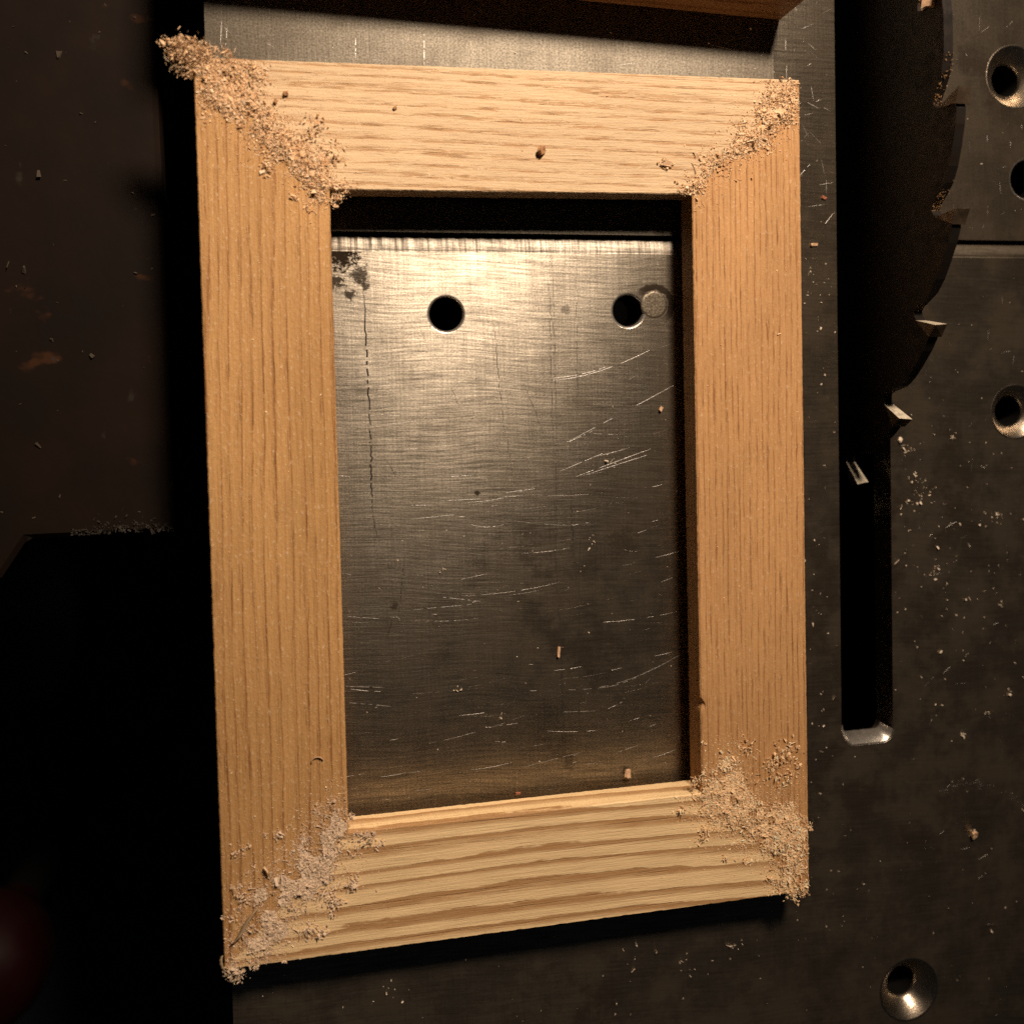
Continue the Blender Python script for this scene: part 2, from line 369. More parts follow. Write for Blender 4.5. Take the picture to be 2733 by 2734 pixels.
for l in ([(1110, 995), (1370, 950), (1670, 820)], [(1215, 1300), (1500, 1150), (1740, 1020)], [(1130, 985), (1300, 960), (1420, 920)]):
    sc.append((curve(px(l, 860, 480, 1.857)), 1.5))
for l in ([(1190, 215), (1540, 85)], [(1115, 190), (1330, 100)], [(1240, 205), (1520, 115)], [(1150, 55), (1270, 0)], [(940, 1580), (1210, 1510)], [(1150, 1215), (1400, 1180), (1670, 1055)], [(1290, 1208), (1420, 1180), (1560, 1110)], [(1380, 1510), (1500, 1470)],
          [(420, 415), (640, 392)], [(700, 440), (770, 452), (850, 440)], [(640, 700), (770, 672)], [(110, 1200), (290, 1205)], [(110, 1275), (340, 1295)], [(430, 840), (700, 815)], [(120, 872), (270, 882)], [(1130, 1320), (1280, 1315)],
          [(600, 215), (700, 210)], [(860, 290), (1000, 272)], [(540, 330), (740, 320)], [(420, 350), (530, 350)], [(390, 85), (450, 85)], [(80, 210), (130, 217)], [(550, 780), (740, 800)], [(320, 875), (360, 875)], [(1480, 480), (1520, 465)], [(1590, 710), (1640, 690)]):
    sc.append((curve(px(l, 860, 1150, 1.7567)), 1.2))
for _ in range(46):
    t = random.random(); a = np.interp(t, [0, .3, .6, 1], [2505, 2570, 2640, 2733]); b = np.interp(t, [0, .3, .6, 1], [2112, 2088, 2098, 2150]) + random.gauss(0, 4)
    q = at(a, b)[:2]; sc.append((curve([q, q + np.array([random.uniform(0.0006, 0.002), random.gauss(-0.0002, 0.0004)])], 4), random.uniform(0.6, 1.5)))
for _ in range(34):
    x0 = random.uniform(-0.042, 0.02); y0 = random.uniform(-0.06, 0.05); L = random.uniform(0.012, 0.035); a = random.gauss(0.10, 0.10)
    x1 = min(x0 + L * math.cos(a), 0.044); y1 = y0 + L * math.sin(a)
    sc.append((curve([(x0, y0), ((x0 + x1) / 2, (y0 + y1) / 2 - L * 0.03), (x1, y1)], 16), random.uniform(0.12, 0.4)))
for _ in range(130):
    x0 = random.uniform(0.103, 0.155); y0 = random.uniform(-0.15, 0.055); L = random.uniform(0.0006, 0.004); a = random.choice((random.gauss(1.57, 0.15), random.gauss(0.4, 0.3), random.gauss(-0.5, 0.2)))
    sc.append((curve([(x0, y0), (x0 + L * math.cos(a), y0 + L * math.sin(a))], 5), random.uniform(0.15, 0.5)))
for _ in range(330):
    x0 = random.uniform(-0.045, 0.045); y0 = 0.058 - 0.135 * random.random() ** 1.2
    L = 0.0015 + 0.012 * random.random() ** 2.2; a = random.gauss(0.02, 0.10) + max(0, x0) * 4.5 if random.random() < 0.72 else random.uniform(-1.57, 1.57)
    x1 = x0 + L * math.cos(a); y1 = y0 + L * math.sin(a)
    sc.append((curve([(x0, y0), ((x0 + x1) / 2, (y0 + y1) / 2 - L * 0.02), (x1, y1)], 6), 0.08 + 0.5 * random.random() ** 3))
V, Fc = ribbon(sc, 0.00011, 0.000019, 0.22)
def holes_ok(x, y): return all(math.hypot(x - h[0], y - h[1]) > h[2] for h in ((*H1, 0.0046), (*H2, 0.0045), (CS[0][0], CS[0][1], 0.009), (CS[1][0], CS[1][1], 0.008), (CS[2][0], CS[2][1], 0.009), (H3[0], H3[1], 0.006)))
def keep(V, Fc): return [f for f in Fc if all(holes_ok(V[i][0], V[i][1]) for i in f)]
tag(mesh('scratches', V, keep(V, Fc), MAT['burr'], p_near), kind='stuff')
sc = []
for _ in range(150):          # on the far left plate and the strip beside the slot
    if random.random() < 0.75: x0, y0 = random.uniform(-0.066, 0.082), random.uniform(0.098, 0.135)
    else: x0, y0 = random.uniform(0.072, 0.084), random.uniform(0.066, 0.135)
    L = random.uniform(0.001, 0.006); a = random.choice((random.gauss(1.57, 0.12), random.gauss(-0.65, 0.3), random.gauss(0.5, 0.4)))
    sc.append((curve([(x0, y0), (x0 + L * math.cos(a), y0 + L * math.sin(a))], 5), random.uniform(0.3, 0.8)))
for l in ([(510, 110), (510, 175)], [(718, 100), (718, 195)]): sc.append((curve(px(l, 500, 0, 1.1359)), 1.6))
V, Fc = ribbon(sc, 0.00012, 0.000018, 0.2)
tag(mesh('scratches', V, Fc, MAT['burr'], p_fl), kind='stuff')
sc = []
for _ in range(70):           # far right plate
    x0, y0 = random.uniform(0.104, 0.15), random.uniform(0.066, 0.135)
    L = random.uniform(0.001, 0.005); a = random.choice((random.gauss(1.57, 0.1), random.gauss(0.1, 0.4)))
    sc.append((curve([(x0, y0), (x0 + L * math.cos(a), y0 + L * math.sin(a))], 5), random.uniform(0.25, 0.6)))
V, Fc = ribbon(sc, 0.00011, 0.000016, 0.2)
tag(mesh('scratches', V, keep(V, Fc), MAT['burr'], p_fr), kind='stuff')
gr = []
def jag(a, b, n=40, amp=0.00012):
    a = np.array(a[:2]); b = np.array(b[:2]); out = []
    for t in np.linspace(0, 1, n):
        p_ = a + (b - a) * t; out.append((p_[0] + random.gauss(0, amp), p_[1]))
    return out
for (p0, p1, w_) in (((205, 560), (240, 1290), 1.6), ((1125, 370), (1140, 1290), 0.5), ((1140, 370), (1160, 1290), 0.5), ((1260, 370), (1262, 1290), 0.5), ((850, 700), (905, 1290), 0.6), ((1000, 1010), (1110, 1290), 0.4), ((1455, 905), (1525, 1000), 0.5), ((480, 720), (520, 820), 0.3), ((640, 1030), (680, 1130), 0.5)):
    a, b = px([p0, p1], 860, 480, 1.857); gr.append((jag(a, b), w_))
for (p0, p1, w_) in (((225, 0), (235, 380), 1.5), ((235, 380), (258, 500), 1.0), ((1100, 680), (1145, 1570), 0.9), ((1112, 700), (1130, 1560), 0.6), ((1205, 0), (1205, 1400), 0.5), ((1095, 60), (1098, 650), 0.5), ((1165, 280), (1180, 650), 1.2), ((670, 1220), (820, 1430), 0.7), ((390, 580), (360, 850), 0.8), ((330, 880), (300, 980), 0.7), ((1480, 700), (1478, 1300), 0.4), ((860, 0), (900, 250), 0.5), ((300, 130), (350, 220), 0.6), ((865, 900), (890, 1010), 0.4)):
    a, b = px([p0, p1], 860, 1150, 1.7567); gr.append((jag(a, b), w_))
V, Fc = ribbon(gr, 0.00026, 0.000010, 0.25)
tag(mesh('grime_lines', V, keep(V, Fc), MAT['grime'], p_near), kind='stuff')

# ================================================================= the wooden frames
def rail(name, L, W, T_, lip, rab, mat, parent, seed, rough=1.0, nick=()):
    """mitred rail: x along, outer edge at y = 0, inner edge at y = W, top at z = T_; the back is rebated on the inside"""
    c = 0.00022
    prof = [(0, c), (c * 1.2, 0), (W - rab, 0), (W - rab, T_ - lip), (W - c, T_ - lip), (W, T_ - lip + c), (W, T_ - c * 1.1), (W - c * 1.1, T_), (W - 0.0013, T_),
            (W * 0.75, T_), (W * 0.5, T_), (W * 0.25, T_), (0.0013, T_), (c * 1.1, T_), (0, T_ - c * 1.1)]
    n = int(L / 0.0006); k = len(prof); V = []; Fc = []
    for i in range(n + 1):
        s = i / n
        for q, (v, z) in enumerate(prof):
            x = v + s * (L - 2 * v)
            j = jz = 0.0
            if q in (6, 7, 13, 14, 0, 5):
                j = 0.00009 * rough * (mnoise.noise(Vector((x * 700, seed * 7.1 + (q > 7) * 5, q * 0.2))) + 0.6 * mnoise.noise(Vector((x * 2600, seed * 3.3, q * 0.7))))
                jz = 0.5 * j
            dv = 0.0
            if q in (6, 7):
                for (nx, nw, nd) in nick: dv += nd * math.exp(-((x - nx) / nw) ** 2)
            V.append((x - L / 2, v + j - dv, z - abs(jz) * (q in (6, 7, 13, 14)) - dv * 0.6))
    for i in range(n):
        for q in range(k):
            a = i * k + q; b = i * k + (q + 1) % k
            Fc.append((a, b, b + k, a + k))
    Fc.append(tuple(range(k))[::-1]); Fc.append(tuple(n * k + q for q in range(k)))
    o = mesh(name, V, Fc, mat, parent)
    return o
WF, HF, RW = 0.14008, 0.200, 0.02782
def frame(label, group, loc, rz, mats, T_=T, lip=0.0076, rab=0.006):
    t = empty('picture_frame', loc, rz); tag(t, label, 'picture frame', group)
    for i, (L, ang, pos) in enumerate(((WF, 0, (0, -HF / 2)), (HF, math.pi / 2, (WF / 2, 0)), (WF, math.pi, (0, HF / 2)), (HF, -math.pi / 2, (-WF / 2, 0)))):
        nk = ((-0.0357, 0.0006, 0.0005), (0.0495, 0.0011, 0.0009), (0.032, 0.0008, 0.0009), (0.020, 0.0016, 0.0004), (0.0095, 0.0012, 0.0004), (-0.023, 0.0010, 0.0004), (-0.051, 0.0008, 0.0005)) if i == 1 else ()
        r = rail('rail', L - 0.00004, RW, T_, lip, rab, mats[i], t, i + 1 + loc[1] * 50, 1.0, nk)
        r.location = (*pos, 0); r.rotation_euler = (0, 0, ang)
    return t
frame('pale mitred ash picture frame with sawdust heaped on its corners, lying in the middle', 'wooden picture frames on the saw table', (0, 0, 0.00002), 0,
      [MAT['bottom'], MAT['right'], MAT['top'], MAT['left']])
# the second frame beyond it, of which only the near side shows
ang = math.atan2(118.4 - 120.7, 70.6 - 17.9)
ca, sa = math.cos(ang), math.sin(ang)
ccx = 0.0706 - (ca * WF / 2 + sa * HF / 2); ccy = 0.1184 - (sa * WF / 2 - ca * HF / 2)
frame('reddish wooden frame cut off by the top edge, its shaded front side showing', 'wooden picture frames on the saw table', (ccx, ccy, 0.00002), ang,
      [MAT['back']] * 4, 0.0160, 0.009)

# ================================================================= the saw blade
BC = (0.0809, -0.0715 + T); BR = 0.1004; BX0, BX1 = 0.0927, 0.0950; KX0, KX1 = 0.0921, 0.0955
def bsteel():
    m = Mat('sooty_blade_steel'); p = m.coord(); n = m.noise(p, 300, 4, 0.65)
    rim = m.noise(m.scale(p, 900, 300, 300), 1, 3)
    c = m.mix(m.map(n, 0.35, 0.65), (0.013, 0.008, 0.005), (0.005, 0.0036, 0.0028))  # near-black brown, mottled by noise
    return m.pbr(c, m.map(n, 0.3, 0.7, 0.5, 0.75), m.bump(rim, 0.4, 0.0002), 0.3, 0.3)
MAT['blade'] = bsteel()
MAT['ground'] = plain('ground_carbide', (0.85, 0.76, 0.60), 0.35, 0.2, 0.7, 900)  # paler colour, given to the rake faces only
MAT['carbide'] = plain('resin_darkened_carbide', (0.12, 0.085, 0.055), 0.42, 0.6, 0.75, 700)  # darker brown for the other tooth faces
blade = tag(empty('saw_blade', (0.0, BC[0], BC[1])), 'dark circular saw blade with carbide teeth standing in the slot', 'saw blade')
prof = [(0.9, 91.6), (1.6, 94.5), (1.75, 98.3), (2.4, 98.6), (4.4, 98.1), (7.1, 97.0), (9.5, 96.0), (11.6, 94.6), (13.2, 92.6), (14.4, 91.0), (15.2, 90.6)]
out = []
A0 = 84.35; ST = 15.0
for k in range(24):
    for a, r in prof:
        t = math.radians(A0 + ST * k + a); out.append((r / 1000 * math.cos(t), r / 1000 * math.sin(t)))
bm = bmesh.new()
es = []
for loop in (out, circle(0, 0, 0.015, 40)):
    vv = [bm.verts.new((BX0, y, z)) for y, z in loop]
    es += [bm.edges.new((vv[i], vv[(i + 1) % len(vv)])) for i in range(len(vv))]
bmesh.ops.triangle_fill(bm, use_beauty=True, use_dissolve=False, edges=es)
r = bmesh.ops.extrude_face_region(bm, geom=list(bm.faces))
bmesh.ops.translate(bm, vec=(BX1 - BX0, 0, 0), verts=[v for v in r['geom'] if isinstance(v, bmesh.types.BMVert)])
bmobj('blade_body', bm, MAT['blade'], blade)
def tooth_mesh(flip):
    # carbide tip: rake face from the gullet out to the tip, top relief behind it
    tp = [(1.22, 92.4), (0.0, 100.4), (2.05, 99.2), (1.72, 97.9), (1.58, 94.3)]
    V = []
    for sx in (0, 1):
        for i, (a, r) in enumerate(tp):
            t = math.radians(A0 + a); x = KX1 if sx else KX0
            if i in (0, 4): x += (-0.0004 if sx else 0.0004)
            rr = r - (0.5 if ((sx == 0) == flip and i == 1) else 0)
            V.append((x, rr / 1000 * math.cos(t), rr / 1000 * math.sin(t)))
    bm = bmesh.new(); vv = [bm.verts.new(v) for v in V]; k = len(tp)
    bm.faces.new(vv[:k][::-1]); bm.faces.new(vv[k:])
    for i in range(k): bm.faces.new((vv[i], vv[(i + 1) % k], vv[k + (i + 1) % k], vv[k + i]))
    bmesh.ops.bevel(bm, geom=bm.edges[:], offset=0.00006, segments=1, affect='EDGES')
    bmesh.ops.recalc_face_normals(bm, faces=bm.faces)
    me = bpy.data.meshes.new('tooth'); bm.to_mesh(me); bm.free(); me.materials.append(MAT['carbide']); me.materials.append(MAT['ground'])
    t = math.radians(A0 + 0.5); tn = Vector((0, math.sin(t), -math.cos(t)))
    for f in me.polygons:
        if f.normal.dot(tn) > 0.9: f.material_index = 1
    return me
tm = [tooth_mesh(False), tooth_mesh(True)]
for k in range(24):
    o = bpy.data.objects.new('tooth', tm[k % 2]); link(o, blade); o.rotation_euler = (math.radians(ST * k), 0, 0)

# ================================================================= sawdust
BOX = np.array([(x, y, z) for x in (-.5, .5) for y in (-.5, .5) for z in (-.5, .5)])
def flakes(P, size, flat=0.6, lo=(0.5, 1.5), wd=(0.4, 0.9), th=(0.12, 0.35), fib=0.14):
    """crumbled flakes and fibres: small bent, tapered slabs, one set of 8 corners each"""
    n = len(P)
    if n == 0: return np.zeros((0, 3)), []
    size = np.broadcast_to(size, (n,))
    dims = np.c_[rng.uniform(*lo, n), rng.uniform(*wd, n), rng.uniform(*th, n)] * size[:, None]
    fibre = rng.random(n) < fib
    dims[fibre, 0] *= 2.1; dims[fibre, 1] *= 0.28; dims[fibre, 2] *= 0.7
    v = BOX[None] * dims[:, None, :]
    v = v + rng.normal(0, 0.09, v.shape) * dims[:, None, :]
    v[:, :4, 1] *= rng.uniform(0.2, 1.0, n)[:, None]                      # taper one end
    curl = rng.normal(0, 0.5, n)
    v[:, :, 2] += curl[:, None] * (v[:, :, 0] ** 2) / (dims[:, 0][:, None] + 1e-9)
    yaw = rng.uniform(0, 2 * np.pi, n); pit = rng.normal(0, flat, n); rol = rng.normal(0, flat, n)
    def rotm(a, i, j):
        Rm = np.tile(np.eye(3), (n, 1, 1)); Rm[:, i, i] = np.cos(a); Rm[:, j, j] = np.cos(a); Rm[:, i, j] = -np.sin(a); Rm[:, j, i] = np.sin(a); return Rm
    Rm = rotm(yaw, 0, 1) @ rotm(pit, 0, 2) @ rotm(rol, 1, 2)
    v = np.einsum('nij,nkj->nki', Rm, v)
    zmin = v[:, :, 2].min(1)
    v[:, :, 2] -= zmin[:, None] * 0.75
    v += P[:, None, :]
    base = np.arange(n)[:, None, None] * 8
    Fc = (np.array([f[::-1] for f in BF])[None] + base).reshape(-1, 4)
    return v.reshape(-1, 3), Fc
def pip(P, poly):
    x, y = P[:, 0], P[:, 1]; ins = np.zeros(len(P), bool); d = np.full(len(P), 1e9)
    q = np.array(poly); m = len(q)
    for i in range(m):
        a, b = q[i], q[(i + 1) % m]
        c = ((a[1] > y) != (b[1] > y)) & (x < (b[0] - a[0]) * (y - a[1]) / (b[1] - a[1] + 1e-15) + a[0])
        ins ^= c
        e = b - a; t = np.clip(((P[:, :2] - a) @ e) / (e @ e), 0, 1)
        d = np.minimum(d, np.linalg.norm(P[:, :2] - a - t[:, None] * e, axis=1))
    return ins, d
def nz(P, s, o=0.0):
    return np.array([mnoise.noise(Vector((p[0] * s + o, p[1] * s - o, o))) for p in P])
def join(parts):
    V = []; Fc = []; b = 0
    for v, f in parts:
        if len(v) == 0: continue
        V.append(np.asarray(v)); Fc += [tuple(i + b for i in q) for q in f]; b += len(v)
    return np.concatenate(V), Fc
def on_frame(P, m=0.0002):
    x, y = np.abs(P[:, 0]), np.abs(P[:, 1])
    return (x < WF / 2 - m) & (y < HF / 2 - m) & ~((x < WF / 2 - RW + m) & (y < HF / 2 - RW + m))
def pile(polypx, hmax, n, spread, seed, extra=(), edge=0.003, fsize=0.00026, flat=0.6, fib=0.2, gaps=0.25):
    poly = [at(a, b, T)[:2] for a, b in polypx]
    q = np.array(poly); lo = q.min(0) - spread * 3; hi = q.max(0) + spread * 3
    def H(P):
        ins, d = pip(P, poly)
        h = np.clip(d / edge, 0, 1) ** 0.7 * hmax * (0.55 + 0.75 * nz(P, 260, seed) + 0.35 * nz(P, 800, seed))
        return np.where(ins, np.maximum(h, 0), 0), ins, d
    parts = []
    # lumpy packed body
    g = 0.00034
    nx, ny = int((hi[0] - lo[0]) / g) + 1, int((hi[1] - lo[1]) / g) + 1
    G = np.stack(np.meshgrid(lo[0] + np.arange(nx) * g, lo[1] + np.arange(ny) * g, indexing='ij'), -1).reshape(-1, 2)
    G = G + rng.normal(0, g * 0.16, G.shape)
    h, ins, d = H(G); ok = ins & on_frame(G)
    hz = h * 0.8 + rng.uniform(-0.00012, 0.00012, len(h))
    cov = (nz(G, 300, seed + 3) * 1.1 + d / edge * 0.7) > gaps
    ok &= cov
    z = T + np.maximum(hz, 0.00004)
    I = np.arange(nx * ny).reshape(nx, ny); V = np.c_[G, z]; Fc = []
    okg = ok.reshape(nx, ny)
    for i in range(nx - 1):
        for j in range(ny - 1):
            if okg[i, j] and okg[i + 1, j] and okg[i, j + 1] and okg[i + 1, j + 1]:
                a, b, c, e = I[i, j], I[i + 1, j], I[i + 1, j + 1], I[i, j + 1]
                Fc += [(a, b, c), (a, c, e)] if (i + j) % 2 else [(a, b, e), (b, c, e)]
    used = sorted({i for f in Fc for i in f}); rm = {u: i for i, u in enumerate(used)}
    if used: parts.append((V[used], [tuple(rm[i] for i in f) for f in Fc]))
    # loose flakes
    P = rng.uniform(lo, hi, (n * 6, 2)); h, ins, d = H(P)
    dens = np.where(ins, 0.35 + 0.65 * np.clip(d / edge, 0, 1), 0.30 * np.exp(-d / spread)) * (0.15 + 1.5 * np.clip(nz(P, 300, seed + 3) + 0.35, 0, 1))
    sel = (rng.random(len(P)) < dens) & on_frame(P, 0.0002)
    P = P[sel][:n]; h = h[sel][:n]
    parts.append(flakes(np.c_[P, T + h * rng.uniform(0.75, 1.0, len(P))], np.exp(rng.normal(math.log(fsize), 0.42, len(P))), flat, fib=fib))
    # haze of finest powder round the heap
    P = rng.uniform(lo - 0.004, hi + 0.004, (n * 5, 2)); ins, d = pip(P, poly)
    sel = (rng.random(len(P)) < np.where(ins, 0.35, 0.55 * np.exp(-d / (spread * 2.2)) * (0.25 + np.clip(nz(P, 240, seed + 5) + 0.35, 0, 1)))) & on_frame(P, 0.0002)
    P = P[sel][:n]
    parts.append(flakes(np.c_[P, np.full(len(P), T)], np.exp(rng.normal(math.log(0.00014), 0.35, len(P))), 0.3))
    for (ex, ey, er, en) in extra:      # little clods beside the heap
        c = at(ex, ey, T)[:2]; rr = er / 9000.0
        P = c + rng.normal(0, rr * 0.5, (en, 2)); dd = np.linalg.norm(P - c, axis=1) / rr
        sel = on_frame(P, -0.0003); P = P[sel]; dd = dd[sel]
        parts.append(flakes(np.c_[P, T + rng.random(len(P)) * rr * 0.45 * np.exp(-dd ** 2)], np.exp(rng.normal(math.log(0.00042), 0.3, len(P)))))
    return parts
def zs(l, ox, oy, s): return [(ox + x / s, oy + y / s) for x, y in l]
TLp = zs([(330, 560), (380, 720), (440, 800), (500, 930), (560, 1000), (700, 1030), (820, 1090), (900, 1220), (980, 1350), (1120, 1390), (1250, 1520), (1370, 1690), (1480, 1720), (1560, 1720), (1720, 1640), (1620, 1560), (1560, 1460), (1500, 1340), (1400, 1290), (1250, 1180), (1180, 1100), (1050, 950), (960, 850), (980, 700), (900, 560), (760, 500), (650, 480), (560, 470), (450, 450), (330, 480)], 400, 0, 3.218)
TRp = zs([(803, 392), (640, 400), (620, 470), (570, 560), (500, 640), (430, 740), (340, 800), (320, 870), (240, 940), (240, 990), (280, 980), (330, 930), (420, 850), (500, 790), (600, 745), (680, 720), (710, 660), (806, 590), (810, 480)], 1700, 0, 1.869)
BLp = zs([(1060, 330), (1180, 380), (1220, 490), (1200, 560), (1240, 640), (1200, 720), (1190, 800), (1120, 960), (1060, 1060), (850, 1200), (780, 1300), (720, 1400), (560, 1550), (380, 1640), (275, 1640), (290, 1500), (350, 1380), (450, 1200), (380, 1080), (450, 960), (570, 890), (700, 830), (800, 680), (900, 600), (980, 420)], 500, 2000, 2.7586)
BRp = zs([(480, 480), (620, 480), (640, 420), (800, 270), (870, 230), (970, 270), (960, 370), (1000, 500), (1150, 680), (1250, 650), (1330, 620), (1450, 660), (1520, 820), (1606, 830), (1615, 1490), (1450, 1560), (1330, 1520), (1240, 1420), (1290, 1350), (1200, 1230), (1000, 1050), (900, 940), (740, 880), (640, 960), (590, 740), (490, 600)], 1700, 1950, 3.511)

tl = pile(TLp, 0.0010, 10500, 0.0012, 1.1, [(715, 447, 14, 40), (786, 525, 10, 22), (822, 556, 7, 14), (842, 350, 30, 60), (880, 410, 25, 50)])
# tuft of dust clinging to the corner beyond the edge of the frame
tuft = []
for (zx, zy, r_, n_, dz) in ((450, 460, 75, 260, 0), (380, 470, 60, 240, 0), (300, 430, 70, 300, -.0003), (260, 400, 50, 170, -.0005), (350, 360, 28, 50, -.0003), (330, 500, 70, 240, -.0004), (290, 490, 40, 110, -.0006), (200, 350, 26, 34, -.0008), (150, 335, 26, 34, -.001), (95, 365, 24, 34, -.001), (165, 465, 34, 60, -.001), (205, 475, 26, 50, -.0008), (240, 330, 22, 30, -.0005), (165, 400, 10, 14, -.001), (395, 380, 18, 24, 0), (230, 590, 26, 30, -.002), (260, 605, 20, 22, -.002), (500, 430, 40, 80, 0), (670, 460, 50, 90, 0.0002), (340, 640, 26, 60, -.0006), (355, 590, 30, 70, -.0004)):
    c = at(400 + zx / 3.218, zy / 3.218, T); rr = r_ / 3.218 / 9300
    P = c + rng.normal(0, 1, (n_, 3)) * np.array([rr * 0.55, rr * 0.55, rr * 0.4]) + np.array([0, 0, dz])
    tuft.append(flakes(P, np.exp(rng.normal(math.log(0.00038), 0.4, n_)), flat=1.1, fib=0.6))
for (zx, zy, r_, n_) in ((1620, 1690, 40, 70), (1560, 1740, 30, 50), (1480, 1715, 30, 50), (1590, 1780, 14, 14), (1680, 1645, 26, 30)):
    c = at(400 + zx / 3.218, zy / 3.218, T - 0.0005); rr = r_ / 3.218 / 9300
    tuft.append(flakes(c + rng.normal(0, 1, (n_, 3)) * np.array([rr * 0.5, rr * 0.5, rr * 0.4]), np.exp(rng.normal(math.log(0.00040), 0.3, n_)), flat=1.0))
def stuff(name, label, parts, mat, cat='sawdust'):
    V, Fc = join(parts); return tag(mesh(name, V, Fc, mat), label, cat, kind='stuff')
stuff('sawdust', 'thick clinging sawdust on the frame corner overhanging the dark gap, upper left', tl + tuft, MAT['dust'])
tr = pile(TRp, 0.0009, 7000, 0.0012, 2.2, [(1773, 438, 12, 26), (1826, 515, 16, 60), (1858, 500, 14, 40), (2095, 200, 14, 40)])
stuff('sawdust', 'crumbly sawdust along the mitre at the upper right corner of the frame', tr, MAT['dust'])
bl = pile(BLp, 0.0006, 6500, 0.0016, 3.3, [(975, 2237, 26, 90), (1015, 2252, 12, 22), (895, 2405, 18, 60), (938, 2360, 16, 50), (885, 2440, 10, 18), (822, 2485, 18, 60), (855, 2490, 14, 34), (745, 2228, 10, 18), (707, 2230, 7, 8), (640, 2390, 22, 50), (630, 2270, 18, 20), (655, 2262, 12, 16), (620, 2450, 12, 16)], 0.004, 0.00023, 0.5, 0.45, 0.52)
bt = []
for (zx, zy, r_, n_) in ((350, 1640, 50, 120), (360, 1680, 30, 50), (300, 1650, 30, 40), (1205, 495, 24, 40), (500, 1600, 24, 24), (720, 1560, 14, 10), (260, 1240, 14, 10)):
    c = at(500 + zx / 2.7586, 2000 + zy / 2.7586, T - 0.0003); rr = r_ / 2.7586 / 9300
    bt.append(flakes(c + rng.normal(0, 1, (n_, 3)) * np.array([rr * 0.5, rr * 0.5, rr * 0.3]), np.exp(rng.normal(math.log(0.00040), 0.3, n_)), flat=0.9))
stuff('sawdust', 'fluffy pale sawdust scattered over the lower left corner of the frame', bl + bt, MAT['fluff'])
br = pile(BRp, 0.0008, 10500, 0.0014, 4.4, [(2096, 2004, 34, 80), (2056, 2036, 18, 36), (2060, 2062, 24, 44), (2104, 2070, 16, 26), (1816, 2164, 12, 34), (1872, 2230, 14, 34), (1880, 2215, 10, 24), (2050, 2345, 10, 20), (1935, 2292, 9, 14), (1995, 1985, 16, 30), (1985, 2000, 14, 20), (1987, 2301, 7, 10), (2128, 2045, 9, 10)], 0.0035, 0.00024, 0.4, 0.2, 0.36)
bt = []
for (zx, zy, r_, n_) in ((1450, 1540, 60, 90), (1560, 1515, 40, 50), (540, 485, 50, 60), (600, 470, 30, 30), (1612, 900, 30, 30), (620, 120, 24, 20), (620, 400, 20, 16)):
    c = at(1700 + zx / 3.511, 1950 + zy / 3.511, T - 0.0003); rr = r_ / 3.511 / 9300
    bt.append(flakes(c + rng.normal(0, 1, (n_, 3)) * np.array([rr * 0.5, rr * 0.5, rr * 0.3]), np.exp(rng.normal(math.log(0.00040), 0.3, n_)), flat=0.9))
stuff('sawdust', 'broad heap of sawdust across the lower right corner of the frame', br + bt, MAT['speck'])

# fine dust on the faces of the rails
P = rng.uniform((-WF / 2, -HF / 2), (WF / 2, HF / 2), (5200, 2)); P = P[on_frame(P, 0.0006)]
P = P[rng.random(len(P)) < np.where((P[:, 0] < -0.042), 0.55, 0.25)]
stuff('sawdust', 'fine dust specks lying on the faces of the wooden frame', [flakes(np.c_[P, np.full(len(P), T)], np.exp(rng.normal(math.log(0.00016), 0.35, len(P))), 0.4)], MAT['speck'])

# specks on the steel
def table_ok(P): 
    x, y = P[:, 0], P[:, 1]
    ok = (x > lx(y) + 0.0006) & ~((x > SX0 - 0.0004) & (x < SX1 + 0.0004) & (y > SYE - 0.001)) & (np.abs(y - gy(x)) > 0.004)
    ok &= ~((np.abs(x) < WF / 2 + 0.0004) & (np.abs(y) < HF / 2 + 0.0004) & ~((np.abs(x) < WF / 2 - RW - 0.0004) & (np.abs(y) < HF / 2 - RW - 0.0004)))
    return ok & np.array([holes_ok(a, b) for a, b in P])
sp = []
P = rng.uniform((-0.07, -0.15), (0.16, 0.135), (700, 2)); sp.append((P, 0.00017, 0.4))
P = np.c_[rng.normal(0.112, 0.013, 150), rng.normal(-0.022, 0.022, 150)]; sp.append((P, 0.00026, 0.5))
P = np.c_[rng.uniform(0.072, 0.085, 90), rng.uniform(-0.12, 0.07, 90)]; sp.append((P, 0.00026, 0.4))
for (a, b, n_, r_) in ((2428, 1205, 12, 12), (2445, 1275, 16, 14), (2463, 1318, 14, 14), (2448, 1338, 12, 12), (2656, 1378, 14, 12), (2545, 1168, 9, 6), (2502, 1515, 6, 4), (2498, 1533, 8, 6), (2672, 1615, 8, 5), (2594, 2226, 6, 5), (2635, 1905, 7, 6), (2566, 1960, 7, 6), (2694, 1850, 7, 6), (2120, 1340, 8, 6), (1633, 1233, 8, 9), (1575, 1448, 8, 8), (1222, 1842, 6, 6), (1185, 1520, 5, 4), (1337, 1910, 6, 4), (2205, 690, 0, 4), (2173, 682, 10, 6), (2160, 725, 7, 5), (2175, 655, 8, 6), (1960, 2525, 10, 12), (1700, 2540, 10, 22), (1840, 2570, 8, 16), (1030, 2640, 8, 30)):
    c = at(a, b)[:2]; sp.append((c + rng.normal(0, r_ / 9000, (n_, 2)), 0.00034, 0.6))
parts = []
for P, s_, fl in sp:
    if len(P) == 0: continue
    P = P[table_ok(P)]
    parts.append(flakes(np.c_[P, np.full(len(P), 0.00001)], np.exp(rng.normal(math.log(s_), 0.45, len(P))), fl))
stuff('sawdust', 'pale dust specks scattered over the steel table', parts, MAT['white'])

